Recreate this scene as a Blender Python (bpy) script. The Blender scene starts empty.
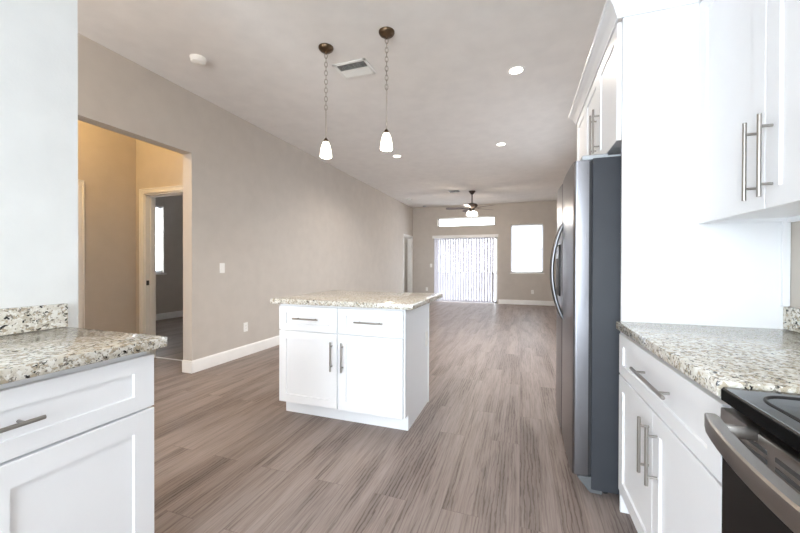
import bpy, bmesh, math, random
from mathutils import Vector, Matrix
random.seed(7)
SC = bpy.context.scene
COL = SC.collection
PI = math.pi

# ------------------------------------------------------------------ camera, world, lights, exposure
CAM_H = 1.1919
yaw, pitch, roll, fpx = math.radians(19.076), math.radians(-0.3196), math.radians(0.1377), 348.72
fw = Vector((-math.sin(yaw)*math.cos(pitch), math.cos(yaw)*math.cos(pitch), math.sin(pitch)))
rt = Vector((math.cos(yaw), math.sin(yaw), 0)); up = rt.cross(fw)
r2 = rt*math.cos(roll)+up*math.sin(roll); u2 = up*math.cos(roll)-rt*math.sin(roll)
cd = bpy.data.cameras.new('camera'); cam = bpy.data.objects.new('camera', cd); COL.objects.link(cam)
cd.sensor_width = 36; cd.lens = fpx/800*36; cd.clip_start = 0.02; cd.clip_end = 200
m4 = Matrix((r2, u2, -fw)).transposed().to_4x4(); m4.translation = (0, 0, CAM_H)
cam.matrix_world = m4
SC.camera = cam

W = bpy.data.worlds.new('sky'); SC.world = W; W.use_nodes = True
bgn = W.node_tree.nodes['Background']
bgn.inputs[0].default_value = (0.86, 0.93, 1.0, 1); bgn.inputs[1].default_value = 7.2

SC.view_settings.view_transform = 'Standard'; SC.view_settings.look = 'None'
SC.view_settings.gamma = 1; SC.view_settings.exposure = 0.46
SC.view_settings.use_curve_mapping = False
SC.cycles.use_denoising = True
SC.cycles.max_bounces = 12; SC.cycles.diffuse_bounces = 8; SC.cycles.glossy_bounces = 4
SC.cycles.transmission_bounces = 6; SC.cycles.transparent_max_bounces = 12
SC.cycles.sample_clamp_indirect = 6; SC.cycles.caustics_reflective = False; SC.cycles.caustics_refractive = False

def area(name, loc, aim, sx, sy, power, color, portal=False, spread=PI):
    l = bpy.data.lights.new(name, 'AREA'); l.shape = 'RECTANGLE'; l.size = sx; l.size_y = sy
    l.energy = power; l.color = color; l.spread = spread
    o = bpy.data.objects.new(name, l); COL.objects.link(o); o.location = loc
    o.rotation_euler = Vector(aim).to_track_quat('-Z', 'Y').to_euler()
    if portal: l.cycles.is_portal = True
    return o
def point(name, loc, power, color, r=0.06):
    l = bpy.data.lights.new(name, 'POINT'); l.energy = power; l.color = color; l.shadow_soft_size = r
    o = bpy.data.objects.new(name, l); COL.objects.link(o); o.location = loc
    return o
def downlight(name, loc, power, color, angle=140):
    l = bpy.data.lights.new(name, 'SPOT'); l.energy = power; l.color = color; l.shadow_soft_size = 0.06
    l.spot_size = math.radians(angle); l.spot_blend = 0.6
    o = bpy.data.objects.new(name, l); COL.objects.link(o); o.location = loc
    return o
DAY = (0.86, 0.93, 1.0); WARM = (1.0, 0.84, 0.68)
# daylight: patio door, transom and window of the far wall, bedroom window; last three are added fill
area('daylight_patio_door', (-1.66, 11.27, 1.03), (0, -1, 0), 1.9, 2.0, 1, DAY, True)
area('daylight_transom', (-1.65, 11.27, 2.55), (0, -1, 0), 1.8, 0.28, 1, DAY, True)
area('daylight_window', (0.175, 11.27, 1.68), (0, -1, 0), 0.9, 1.45, 1, DAY, True)
area('daylight_bedroom', (-7.44, 4.9, 1.72), (1, 0, 0), 1.0, 1.35, 55, DAY)
area('fill_side', (1.2, 5.3, 1.6), (-1, 0, -0.4), 2.6, 1.5, 7, (1.0, 0.96, 0.92))  # added fill through the made-up side opening
area('fill_rear', (-0.72, -2.58, 1.25), (0, 1, 0.05), 2.2, 2.2, 100, (0.79, 0.91, 1.0))  # unseen fill added behind the camera for the cabinet fronts
area('fill_passage_rear', (-2.7, -2.58, 1.35), (0, 1, 0.05), 1.1, 2.0, 66, (0.9, 0.95, 1.0))  # unseen fill added at the rear end of the passage
# hall lamp out of the frame; kitchen, passage and side room points are added fill
point('fill_kitchen', (-0.2, -1.1, 2.75), 16, (0.97, 0.97, 1.0), 0.12)  # added overhead fill for the cabinet faces
point('fill_passage', (-2.7, 0.5, 2.8), 16, (1.0, 0.80, 0.58))  # added warm fill for the left wall
point('hall_lamp', (-4.05, 1.75, 2.85), 33, (1.0, 0.66, 0.28))
point('fill_side_room', (-4.8, 10.2, 2.8), 34, (0.92, 0.97, 1.0))  # added fill that brightens the far side room

# ------------------------------------------------------------------ key dimensions
XL, XR, YB, YR, H = -3.39, 1.075, 11.09, -2.6, 3.06

# ------------------------------------------------------------------ materials
def nmat(name):
    m = bpy.data.materials.new(name); m.use_nodes = True
    nt = m.node_tree; return m, nt, nt.nodes['Principled BSDF']
def N(nt, t, **kw):
    n = nt.nodes.new(t)
    for k, v in kw.items(): setattr(n, k, v)
    return n
def ramp(nt, fac, stops):
    r = N(nt, 'ShaderNodeValToRGB'); nt.links.new(fac, r.inputs[0]); e = r.color_ramp.elements
    while len(e) < len(stops): e.new(0.5)
    for el, (p, c) in zip(e, stops):
        el.position = p; el.color = (*c, 1) if len(c) == 3 else c
    return r.outputs[0]
def mix(nt, fac, a, b, mode='MIX'):
    n = N(nt, 'ShaderNodeMix', data_type='RGBA', blend_type=mode)
    for s, v in ((n.inputs[0], fac), (n.inputs[6], a), (n.inputs[7], b)):
        if hasattr(v, 'links'): nt.links.new(v, s)
        elif isinstance(v, (int, float)): s.default_value = v
        else: s.default_value = (*v, 1)
    return n.outputs[2]
def coords(nt, scale=(1, 1, 1), rot=(0, 0, 0)):
    t = N(nt, 'ShaderNodeTexCoord'); mp = N(nt, 'ShaderNodeMapping')
    mp.inputs['Scale'].default_value = scale; mp.inputs['Rotation'].default_value = rot
    nt.links.new(t.outputs['Object'], mp.inputs[0]); return mp.outputs[0]
def noise(nt, vec, scale, detail=3, rough=0.5, dist=0.0):
    n = N(nt, 'ShaderNodeTexNoise'); nt.links.new(vec, n.inputs['Vector'])
    n.inputs['Scale'].default_value = scale; n.inputs['Detail'].default_value = detail
    n.inputs['Roughness'].default_value = rough; n.inputs['Distortion'].default_value = dist
    return n.outputs[0]
def bump(nt, b, h, strength, dist=0.002):
    n = N(nt, 'ShaderNodeBump'); n.inputs['Strength'].default_value = strength; n.inputs['Distance'].default_value = dist
    nt.links.new(h, n.inputs['Height']); nt.links.new(n.outputs[0], b.inputs['Normal'])
def plain(name, col, rough=0.5, metal=0.0, bumpy=0.0, bscale=200, spec=0.5, vary=0.03, coat=0.0):
    m, nt, b = nmat(name)
    v = coords(nt)
    f = noise(nt, v, 6, 3)
    c = ramp(nt, f, [(0.3, tuple(x*(1-vary) for x in col)), (0.7, tuple(min(1, x*(1+vary)) for x in col))])
    nt.links.new(c, b.inputs['Base Color'])
    b.inputs['Roughness'].default_value = rough; b.inputs['Metallic'].default_value = metal
    b.inputs['Specular IOR Level'].default_value = spec; b.inputs['Coat Weight'].default_value = coat
    if bumpy: bump(nt, b, noise(nt, v, bscale, 2), bumpy)
    return m
def glow(name, col, strength):
    m, nt, b = nmat(name)
    b.inputs['Base Color'].default_value = (0.9, 0.9, 0.88, 1); b.inputs['Roughness'].default_value = 0.3
    b.inputs['Emission Color'].default_value = (*col, 1); b.inputs['Emission Strength'].default_value = strength
    return m
def brushed(name, col, rough, axis):
    m, nt, b = nmat(name)
    sc = [900, 900, 900]; sc[axis] = 4
    f = noise(nt, coords(nt, tuple(sc)), 1, 2)
    c = ramp(nt, f, [(0.25, tuple(x*0.985 for x in col)), (0.75, tuple(x*1.015 for x in col))])
    nt.links.new(c, b.inputs['Base Color']); b.inputs['Metallic'].default_value = 1
    rr = N(nt, 'ShaderNodeMapRange'); nt.links.new(f, rr.inputs[0])
    rr.inputs[3].default_value = rough*0.95; rr.inputs[4].default_value = rough*1.05
    nt.links.new(rr.outputs[0], b.inputs['Roughness']); return m
def granite():
    m, nt, b = nmat('granite')
    v = coords(nt, (1, 1, 1), (0.35, 0.25, 0.5)); vs = coords(nt, (1.0, 0.8, 1.0), (0.2, 0.1, 0.9)); vd = coords(nt, (1, 0.85, 1), (0.9, 0.3, 0.4))
    base = ramp(nt, noise(nt, v, 30, 4, 0.6), [(0.30, (0.45, 0.41, 0.335)), (0.46, (0.61, 0.58, 0.505)), (0.66, (0.72, 0.71, 0.665))])
    tan = ramp(nt, noise(nt, vs, 60, 3, 0.6), [(0.52, (0, 0, 0)), (0.58, (1, 1, 1))])
    c = mix(nt, tan, base, (0.40, 0.345, 0.26))
    grey = ramp(nt, noise(nt, v, 85, 3, 0.6), [(0.565, (0, 0, 0)), (0.61, (1, 1, 1))])
    c = mix(nt, grey, c, (0.20, 0.18, 0.15))
    pale = ramp(nt, noise(nt, vd, 80, 2, 0.5), [(0.58, (0, 0, 0)), (0.62, (1, 1, 1))])
    c = mix(nt, pale, c, (0.74, 0.73, 0.69))
    dark = ramp(nt, noise(nt, vd, 62, 2, 0.65), [(0.610, (0, 0, 0)), (0.635, (1, 1, 1))])
    dark = mix(nt, 1.0, dark, ramp(nt, noise(nt, vs, 150, 1, 0.5), [(0.40, (0, 0, 0)), (0.46, (1, 1, 1))]), 'MULTIPLY')
    c = mix(nt, dark, c, (0.016, 0.015, 0.015))
    nt.links.new(c, b.inputs['Base Color']); b.inputs['Roughness'].default_value = 0.12
    b.inputs['Specular IOR Level'].default_value = 0.55
    return m
def planks(name, tint=(1, 1, 1)):
    m, nt, b = nmat(name)
    t = N(nt, 'ShaderNodeTexCoord'); mp = N(nt, 'ShaderNodeMapping'); mp.inputs['Rotation'].default_value = (0, 0, PI/2)
    nt.links.new(t.outputs['Object'], mp.inputs[0])
    def brick(c1, c2, mortar):
        br = N(nt, 'ShaderNodeTexBrick'); nt.links.new(mp.outputs[0], br.inputs['Vector'])
        br.offset = 0.37; br.offset_frequency = 2
        br.inputs['Scale'].default_value = 1; br.inputs['Brick Width'].default_value = 1.22; br.inputs['Row Height'].default_value = 0.18
        br.inputs['Mortar Size'].default_value = 0.0012; br.inputs['Mortar Smooth'].default_value = 0.3; br.inputs['Bias'].default_value = 0
        br.inputs['Color1'].default_value = (*c1, 1); br.inputs['Color2'].default_value = (*c2, 1); br.inputs['Mortar'].default_value = (*mortar, 1)
        return br
    br = brick((0, 0, 0), (1, 1, 1), (0.5, 0.5, 0.5))
    # per-plank offset of the grain
    sep = N(nt, 'ShaderNodeVectorMath', operation='MULTIPLY_ADD')
    nt.links.new(br.outputs['Color'], sep.inputs[0]); sep.inputs[1].default_value = (13.0, 7.0, 5.0)
    nt.links.new(t.outputs['Object'], sep.inputs[2])
    def mp2(sc):
        g = N(nt, 'ShaderNodeMapping'); g.inputs['Scale'].default_value = sc; nt.links.new(sep.outputs[0], g.inputs[0]); return g.outputs[0]
    n1 = noise(nt, mp2((7.5, 0.75, 1)), 1, 4, 0.55, 0.35); n2 = noise(nt, mp2((150, 5, 1)), 1, 3, 0.6); n3 = noise(nt, mp2((42, 1.5, 1)), 1, 4, 0.6, 0.4)
    wv = N(nt, 'ShaderNodeTexWave', wave_type='BANDS', bands_direction='X'); nt.links.new(mp2((1, 0.16, 1)), wv.inputs[0])
    wv.inputs['Scale'].default_value = 15.0; wv.inputs['Distortion'].default_value = 5.5; wv.inputs['Detail'].default_value = 3
    wv.inputs['Detail Scale'].default_value = 2.2; wv.inputs['Detail Roughness'].default_value = 0.6
    light, mid, dark = (0.46, 0.395, 0.345), (0.405, 0.345, 0.30), (0.315, 0.263, 0.228)
    c = ramp(nt, n1, [(0.34, dark), (0.48, mid), (0.64, light)])
    c = mix(nt, 0.6, c, ramp(nt, n3, [(0.32, (0.66, 0.645, 0.63)), (0.52, (1, 1, 1))]), 'MULTIPLY')
    c = mix(nt, 0.55, c, ramp(nt, n2, [(0.32, (0.62, 0.60, 0.58)), (0.50, (1, 1, 1)), (0.72, (1.18, 1.18, 1.18))]), 'MULTIPLY')
    msk = ramp(nt, n1, [(0.40, (1, 1, 1)), (0.54, (0, 0, 0))])
    ring = mix(nt, msk, (1, 1, 1), ramp(nt, wv.outputs['Fac'], [(0.04, (0.50, 0.47, 0.45)), (0.30, (1, 1, 1))]))
    c = mix(nt, 0.8, c, ring, 'MULTIPLY')
    tone = ramp(nt, br.outputs['Color'], [(0.0, (0.96, 0.96, 0.97)), (1.0, (1.04, 1.03, 1.03))])
    c = mix(nt, 1.0, c, tone, 'MULTIPLY')
    br2 = brick((1, 1, 1), (1, 1, 1), (0.66, 0.64, 0.63))
    c = mix(nt, 1.0, c, br2.outputs['Color'], 'MULTIPLY')
    c = mix(nt, 1.0, c, tint, 'MULTIPLY'); b.inputs['Specular IOR Level'].default_value = 0.16
    nt.links.new(c, b.inputs['Base Color'])
    rr = N(nt, 'ShaderNodeMapRange'); nt.links.new(n1, rr.inputs[0]); rr.inputs[3].default_value = 0.36; rr.inputs[4].default_value = 0.50
    nt.links.new(rr.outputs[0], b.inputs['Roughness'])
    bump(nt, b, n2, 0.12, 0.001)
    return m
def glass_mat():
    m, nt, b = nmat('window_glass')
    out = nt.nodes['Material Output']
    tr = N(nt, 'ShaderNodeBsdfTransparent'); gl = N(nt, 'ShaderNodeBsdfGlossy'); gl.inputs['Roughness'].default_value = 0.02
    fr = N(nt, 'ShaderNodeFresnel'); fr.inputs[0].default_value = 1.45
    geo = N(nt, 'ShaderNodeNewGeometry'); inv = N(nt, 'ShaderNodeMath', operation='SUBTRACT'); inv.inputs[0].default_value = 1.0
    nt.links.new(geo.outputs['Backfacing'], inv.inputs[1])
    mul = N(nt, 'ShaderNodeMath', operation='MULTIPLY'); nt.links.new(fr.outputs[0], mul.inputs[0]); nt.links.new(inv.outputs[0], mul.inputs[1])
    mx = N(nt, 'ShaderNodeMixShader'); nt.links.new(mul.outputs[0], mx.inputs[0])
    nt.links.new(tr.outputs[0], mx.inputs[1]); nt.links.new(gl.outputs[0], mx.inputs[2]); nt.links.new(mx.outputs[0], out.inputs[0])
    nt.nodes.remove(b); return m
def vane_mat(name, trans, tc=(0.90, 0.88, 0.92, 1)):
    m, nt, b = nmat(name)
    out = nt.nodes['Material Output']
    d = N(nt, 'ShaderNodeBsdfDiffuse'); d.inputs[0].default_value = (0.60, 0.59, 0.63, 1)
    t = N(nt, 'ShaderNodeBsdfTranslucent'); t.inputs[0].default_value = tc
    mx = N(nt, 'ShaderNodeMixShader'); mx.inputs[0].default_value = trans
    nt.links.new(d.outputs[0], mx.inputs[1]); nt.links.new(t.outputs[0], mx.inputs[2]); nt.links.new(mx.outputs[0], out.inputs[0])
    nt.nodes.remove(b); return m

M = dict(
    wall=plain('greige_paint', (0.52, 0.478, 0.432), 0.85, bumpy=0.18, bscale=130, spec=0.3),
    lit_wall=plain('brightened_paint', (0.70, 0.715, 0.71), 0.8, bumpy=0.25, bscale=110, spec=0.3),  # kitchen wall: strong light on greige paint put into a paler colour
    ceiling=plain('ceiling_paint', (0.76, 0.735, 0.71), 0.95, bumpy=0.15, bscale=90, spec=0.2),
    trim=plain('trim_paint', (0.80, 0.79, 0.77), 0.4),
    cab=plain('cabinet_paint', (0.82, 0.83, 0.85), 0.38, vary=0.01),
    cab_in=plain('cabinet_interior', (0.62, 0.60, 0.56), 0.6),
    granite=granite(),
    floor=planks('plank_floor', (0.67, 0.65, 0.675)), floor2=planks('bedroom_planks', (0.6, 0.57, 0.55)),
    nickel=plain('brushed_nickel', (0.36, 0.34, 0.315), 0.34, 1.0),
    bronze=plain('aged_bronze', (0.12, 0.082, 0.052), 0.38, 1.0, vary=0.25),
    chain=plain('chain_metal', (0.42, 0.38, 0.33), 0.4, 1.0),
    steel=brushed('fridge_steel', (0.215, 0.215, 0.23), 0.28, 2),
    range_steel=brushed('range_steel', (0.30, 0.28, 0.262), 0.34, 1), dark_steel=plain('dark_steel', (0.20, 0.20, 0.21), 0.3, 1.0),
    range_dark=plain('black_front_band', (0.004, 0.004, 0.004), 0.5, spec=0.05),
    grille=plain('grille_plastic', (0.10, 0.105, 0.11), 0.5),
    case=plain('fridge_case_paint', (0.046, 0.050, 0.058), 0.5, vary=0.05, spec=0.2),
    black=plain('black_plastic', (0.010, 0.010, 0.011), 0.45),
    gap=plain('dark_gasket', (0.02, 0.02, 0.022), 0.7),
    grey=plain('grey_plastic', (0.38, 0.40, 0.42), 0.45),
    black_gloss=plain('black_enamel', (0.006, 0.006, 0.006), 0.2, spec=0.12),
    cooktop=plain('ceramic_cooktop', (0.014, 0.015, 0.017), 0.05, spec=0.8),
    plate=plain('white_plastic', (0.80, 0.79, 0.76), 0.4, vary=0.01),
    slot=plain('dark_slot', (0.05, 0.05, 0.05), 0.6),
    vinyl=plain('white_vinyl', (0.82, 0.82, 0.82), 0.4),
    vane=vane_mat('blind_vane_fabric', 0.02), slat=vane_mat('blind_slat', 0.62, (0.96, 0.97, 0.97, 1)),
    glass=glass_mat(), 
    fan=plain('fan_bronze', (0.085, 0.065, 0.055), 0.4, 0.8), blade=plain('fan_blade_wood', (0.10, 0.078, 0.075), 0.45),
    lamp=glow('pendant_glass_lit', (1.0, 0.90, 0.74), 6.0),
    can=glow('recessed_lens_lit', (1.0, 0.92, 0.80), 5.0),
    fan_lamp=glow('fan_glass_lit', (1.0, 0.92, 0.80), 4.0),
    ground=plain('bounce_slab_pale', (0.66, 0.69, 0.73), 0.9), drive=plain('grey_concrete', (0.36, 0.36, 0.365), 0.95, vary=0.1),
)

# ------------------------------------------------------------------ mesh building
M['cooktop'].node_tree.nodes['Principled BSDF'].inputs['IOR'].default_value = 1.9
class MB:
    def __init__(s): s.v = []; s.f = []; s.sm = []
    def add(s, vs, fs, smooth=False):
        n = len(s.v); s.v += [Vector(p) for p in vs]
        for f in fs: s.f.append([n+i for i in f]); s.sm.append(smooth)
        return s
    def box(s, x0, x1, y0, y1, z0, z1, bev=0.0, seg=1):
        bm = bmesh.new(); bmesh.ops.create_cube(bm, size=1)
        for v in bm.verts: v.co = Vector(((x0+x1)/2+v.co.x*(x1-x0), (y0+y1)/2+v.co.y*(y1-y0), (z0+z1)/2+v.co.z*(z1-z0)))
        if bev: bmesh.ops.bevel(bm, geom=bm.edges[:], offset=bev, segments=seg, profile=0.5, affect='EDGES')
        return s.bm(bm)
    def bm(s, bm, smooth=False):
        bm.verts.index_update(); vs = [v.co.copy() for v in bm.verts]; fs = [[v.index for v in f.verts] for f in bm.faces]
        bm.free(); return s.add(vs, fs, smooth)
    def cyl(s, p0, p1, r, n=16, r1=None):
        p0, p1 = Vector(p0), Vector(p1); r1 = r if r1 is None else r1
        d = (p1-p0).normalized(); a = d.orthogonal().normalized(); b = d.cross(a)
        ring = [(math.cos(2*PI*i/n), math.sin(2*PI*i/n)) for i in range(n)]
        vs = [p0+(a*c+b*t)*r for c, t in ring]+[p1+(a*c+b*t)*r1 for c, t in ring]
        s.add(vs, [[i, (i+1) % n, n+(i+1) % n, n+i] for i in range(n)], True)
        s.add(vs[:n], [list(range(n))[::-1]]); s.add(vs[n:], [list(range(n))]); return s
    def lathe(s, prof, c, n=32, caps=True):
        c = Vector(c); vs = []
        for r, z in prof:
            for i in range(n): vs.append(c+Vector((r*math.cos(2*PI*i/n), r*math.sin(2*PI*i/n), z)))
        fs = [[k*n+i, k*n+(i+1) % n, (k+1)*n+(i+1) % n, (k+1)*n+i] for k in range(len(prof)-1) for i in range(n)]
        s.add(vs, fs, True)
        if caps:
            if prof[0][0] > 1e-4: s.add(vs[:n], [list(range(n))[::-1]])
            if prof[-1][0] > 1e-4: s.add(vs[-n:], [list(range(n))])
        return s
    def tube(s, pts, r, n=10, closed=False, ry=None):
        pts = [Vector(p) for p in pts]; m = len(pts); vs = []; ry = ry or r
        prev = None
        for i, p in enumerate(pts):
            a = pts[(i-1) % m] if closed or i > 0 else p; b = pts[(i+1) % m] if closed or i < m-1 else p
            t = (b-a).normalized()
            if prev is None: u = t.orthogonal().normalized()
            else: u = (prev-t*prev.dot(t)).normalized()
            prev = u; w = t.cross(u)
            vs += [p+u*math.cos(2*PI*k/n)*r+w*math.sin(2*PI*k/n)*ry for k in range(n)]
        rng = range(m if closed else m-1)
        s.add(vs, [[i*n+k, i*n+(k+1) % n, ((i+1) % m)*n+(k+1) % n, ((i+1) % m)*n+k] for i in rng for k in range(n)], True)
        if not closed: s.add(vs[:n], [list(range(n))[::-1]]); s.add(vs[-n:], [list(range(n))])
        return s
    def prism(s, poly, axis, a0, a1):
        def P(p, a): q = list(p); q.insert(axis, a); return Vector(q)
        n = len(poly); vs = [P(p, a0) for p in poly]+[P(p, a1) for p in poly]
        return s.add(vs, [[i, (i+1) % n, n+(i+1) % n, n+i] for i in range(n)]+[list(range(n))[::-1], list(range(n, 2*n))])
    def build(s, name, mat, parent=None, origin=None, **tags):
        org = world_loc(parent) if parent else Vector(origin or (0, 0, 0))
        me = bpy.data.meshes.new(name); me.from_pydata([p-org for p in s.v], [], s.f)
        for p, sm in zip(me.polygons, s.sm): p.use_smooth = sm
        bm = bmesh.new(); bm.from_mesh(me); bmesh.ops.remove_doubles(bm, verts=bm.verts, dist=1e-6)
        bmesh.ops.recalc_face_normals(bm, faces=bm.faces); bm.to_mesh(me); bm.free()
        me.set_sharp_from_angle(angle=math.radians(40))
        o = bpy.data.objects.new(name, me); COL.objects.link(o); me.materials.append(M[mat])
        if parent: o.parent = parent
        else: o.location = org
        for k, v in tags.items(): o[k] = v
        return o
def world_loc(o):
    l = Vector((0, 0, 0))
    while o: l += o.location; o = o.parent
    return l
def thing(name, loc, label, category, group=None):
    o = bpy.data.objects.new(name, None); COL.objects.link(o); o.location = loc; o.empty_display_size = 0.1
    o['label'] = label; o['category'] = category
    if group: o['group'] = group
    return o
def tag(o, label, category, group=None):
    o['label'] = label; o['category'] = category
    if group: o['group'] = group
    return o
def dup(root, loc, label=None):
    r = root.copy(); COL.objects.link(r); r.location = loc
    if label: r['label'] = label
    for ch in root.children:
        c = ch.copy(); COL.objects.link(c); c.parent = r
        for g in ch.children:
            d = g.copy(); COL.objects.link(d); d.parent = c
    return r
def struct(name, mb, mat): return mb.build(name, mat, kind='structure')
def B(*a, **k): return MB().box(*a, **k)

def wall(name, mat, axis, t0, t1, a0, a1, z0, z1, holes=()):
    """wall slab; axis 0 = normal along x (a = y), axis 1 = normal along y (a = x); holes (a0,a1,z0,z1)"""
    As = sorted({a0, a1, *[h[0] for h in holes], *[h[1] for h in holes]}); Zs = sorted({z0, z1, *[h[2] for h in holes], *[h[3] for h in holes]})
    bm = bmesh.new(); cache = {}
    def V(t, a, z):
        k = (t, a, z)
        if k not in cache: cache[k] = bm.verts.new((t, a, z) if axis == 0 else (a, t, z))
        return cache[k]
    solid = lambda i, j: 0 <= i < len(As)-1 and 0 <= j < len(Zs)-1 and not any(h[0] <= As[i] and As[i+1] <= h[1] and h[2] <= Zs[j] and Zs[j+1] <= h[3] for h in holes)
    for i in range(len(As)-1):
        for j in range(len(Zs)-1):
            if not solid(i, j): continue
            a, b, c, d = As[i], As[i+1], Zs[j], Zs[j+1]
            for t in (t0, t1): bm.faces.new([V(t, a, c), V(t, b, c), V(t, b, d), V(t, a, d)])
            if not solid(i-1, j): bm.faces.new([V(t0, a, c), V(t1, a, c), V(t1, a, d), V(t0, a, d)])
            if not solid(i+1, j): bm.faces.new([V(t0, b, c), V(t1, b, c), V(t1, b, d), V(t0, b, d)])
            if not solid(i, j-1): bm.faces.new([V(t0, a, c), V(t1, a, c), V(t1, b, c), V(t0, b, c)])
            if not solid(i, j+1): bm.faces.new([V(t0, a, d), V(t1, a, d), V(t1, b, d), V(t0, b, d)])
    return struct(name, MB().bm(bm), mat)

# ------------------------------------------------------------------ room shell
struct('floor', B(XL-0.13, XR+0.15, YR-0.15, YB+0.2, -0.1, 0), 'floor')
struct('floor_hall', B(-4.7, XL-0.13, 0.2, 3.19, -0.1, 0), 'floor')
struct('floor_bedroom', B(-7.42, XL-0.13, 3.19, 7.6, -0.1, 0), 'floor2')
struct('floor_side_room', B(-6.1, XL-0.13, 8.9, YB+0.2, -0.1, 0), 'floor')
struct('ceiling', B(XL-0.13, XR+0.15, YR-0.15, YB+0.2, H, H+0.1), 'ceiling')
struct('ceiling_hall', B(-4.7, XL-0.13, 0.2, 3.19, H, H+0.1), 'ceiling')
struct('ceiling_bedroom', B(-7.42, XL-0.13, 3.19, 7.6, H, H+0.1), 'ceiling')
struct('ceiling_side_room', B(-6.1, XL-0.13, 8.9, YB+0.2, H, H+0.1), 'ceiling')
JY = 2.853
wall('wall_left', 'wall', 0, XL-0.13, XL, YR-0.15, YB+0.2, 0, H, [(1.2, JY, 0, 2.40), (10.15, 10.95, 0, 2.07)])
wall('wall_far', 'wall', 1, YB, YB+0.2, XL, XR, 0, H, [(-2.63, -0.67, 0, 2.06), (-2.55, -0.75, 2.415, 2.69), (-0.28, 0.63, 0.955, 2.41)])
wall('wall_right', 'wall', 0, XR, XR+0.15, YR-0.15, YB+0.2, 0, H, [(3.95, 6.65, 0.85, 2.41)])  # opening added beyond the fridge for fill light
wall('wall_rear', 'wall', 1, YR-0.15, YR, XL, XR, 0, H, [(-1.8, 0.4, 0.15, 2.35), (-3.25, -2.15, 0.35, 2.35)])  # both openings are added, for fill light from behind
wall('wall_kitchen', 'lit_wall', 0, -1.97, -1.85, YR, 0.993, 0, H)
# hall, bedroom and side room behind the openings
wall('wall_hall_left', 'wall', 0, -4.7, -4.57, 0.2, 3.06, 0, H, [(1.64, 2.44, 0, 2.05)])
wall('wall_hall_near', 'wall', 1, 0.1, 0.2, -4.7, XL-0.13, 0, H)
wall('wall_hall_end', 'wall', 1, 3.06, 3.19, -4.7, XL-0.13, 0, H, [(-4.42, -3.61, 0, 2.06)])
wall('wall_bedroom_left', 'wall', 0, -7.42, -7.27, 3.06, 7.6, 0, H, [(4.4, 5.436, 1.0, 2.43)])
wall('wall_bedroom_near', 'wall', 1, 3.06, 3.19, -7.27, -4.7, 0, H)
wall('wall_bedroom_far', 'wall', 1, 7.5, 7.6, -7.27, XL-0.13, 0, H)
wall('wall_side_room_left', 'wall', 0, -6.1, -6.0, 8.9, YB+0.2, 0, H)
wall('wall_side_room_near', 'wall', 1, 8.9, 9.0, -6.0, XL-0.13, 0, H)
wall('wall_side_room_far', 'wall', 1, YB+0.1, YB+0.2, -6.0, XL-0.13, 0, H)
struct('ground_outside', B(-40, 40, -40, 60, -0.5, -0.14), 'drive')
struct('bounce_slab_outside', B(-6, 4, 11.30, 17, -0.3, -0.06), 'ground')  # unseen pale slab added to bounce light onto the far ceiling

def base_y(name, x, nx, y0, y1):   # baseboard on a wall whose normal is +-x
    p = [(0, 0), (0.016, 0), (0.016, 0.112), (0.010, 0.128), (0.004, 0.135), (0, 0.135)]
    struct(name, MB().prism([(x+nx*a, z) for a, z in p], 1, y0, y1) if False else MB().add(
        [(x+nx*a, y, z) for y in (y0, y1) for a, z in p],
        [[i, (i+1) % 6, 6+(i+1) % 6, 6+i] for i in range(6)]+[[5, 4, 3, 2, 1, 0], [6, 7, 8, 9, 10, 11]]), 'trim')
def base_x(name, y, ny, x0, x1):
    p = [(0, 0), (0.016, 0), (0.016, 0.112), (0.010, 0.128), (0.004, 0.135), (0, 0.135)]
    struct(name, MB().add([(x, y+ny*a, z) for x in (x0, x1) for a, z in p],
        [[i, (i+1) % 6, 6+(i+1) % 6, 6+i] for i in range(6)]+[[5, 4, 3, 2, 1, 0], [6, 7, 8, 9, 10, 11]]), 'trim')
base_y('baseboard_left', XL, 1, JY, 10.08)
struct('baseboard_left_return', B(XL-0.13, XL+0.016, JY-0.016, JY-0.0002, 0, 0.135, 0.003), 'trim')
base_x('baseboard_far', YB, -1, -0.64, XR)
base_x('baseboard_far_left', YB, -1, XL, -2.72)
base_y('baseboard_right', XR, -1, 3.35, YB)
base_y('baseboard_hall', -4.57, 1, 2.47, 3.06)
base_y('baseboard_bedroom', -7.27, 1, 3.19, 7.5)
base_y('baseboard_side_room', -6.0, 1, 9.0, YB+0.1)

def casing(name, axis, t, n, a0, a1, z1, w=0.062, th=0.018, t_in=None):
    """door lining and casing around an opening; face at t with normal n"""
    mb = MB()
    lo, hi = sorted((t, t+n*th))
    def bx(p0, p1, z0, zz, l=lo, h=hi, bev=0.004):
        if axis == 0: mb.box(l, h, p0, p1, z0, zz, bev)
        else: mb.box(p0, p1, l, h, z0, zz, bev)
    hi2 = sorted((t, t+n*(th+0.006))); ww = w*0.28
    bx(a0-w+ww, a0+0.004, 0, z1); bx(a1-0.004, a1+w-ww, 0, z1); bx(a0-w+ww, a1+w-ww, z1, z1+w-ww)
    bx(a0-w, a0-w+ww, 0, z1+w-ww, *hi2); bx(a1+w-ww, a1+w, 0, z1+w-ww, *hi2); bx(a0-w, a1+w, z1+w-ww, z1+w, *hi2)
    if t_in is not None:
        l, h = sorted((t, t_in)); 
        bx(a0-0.002, a0+0.016, 0, z1, l, h, 0.001); bx(a1-0.016, a1+0.002, 0, z1, l, h, 0.001); bx(a0+0.016, a1-0.016, z1-0.016, z1+0.002, l, h, 0.001)
        mid = (l+h)/2
        bx(a0+0.016, a0+0.028, 0, z1-0.016, mid-0.005, mid+0.03, 0.001); bx(a1-0.028, a1-0.016, 0, z1-0.016, mid-0.005, mid+0.03, 0.001)
        bx(a0+0.028, a1-0.028, z1-0.028, z1-0.016, mid-0.005, mid+0.03, 0.001)
    return struct(name, mb, 'trim')
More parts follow.
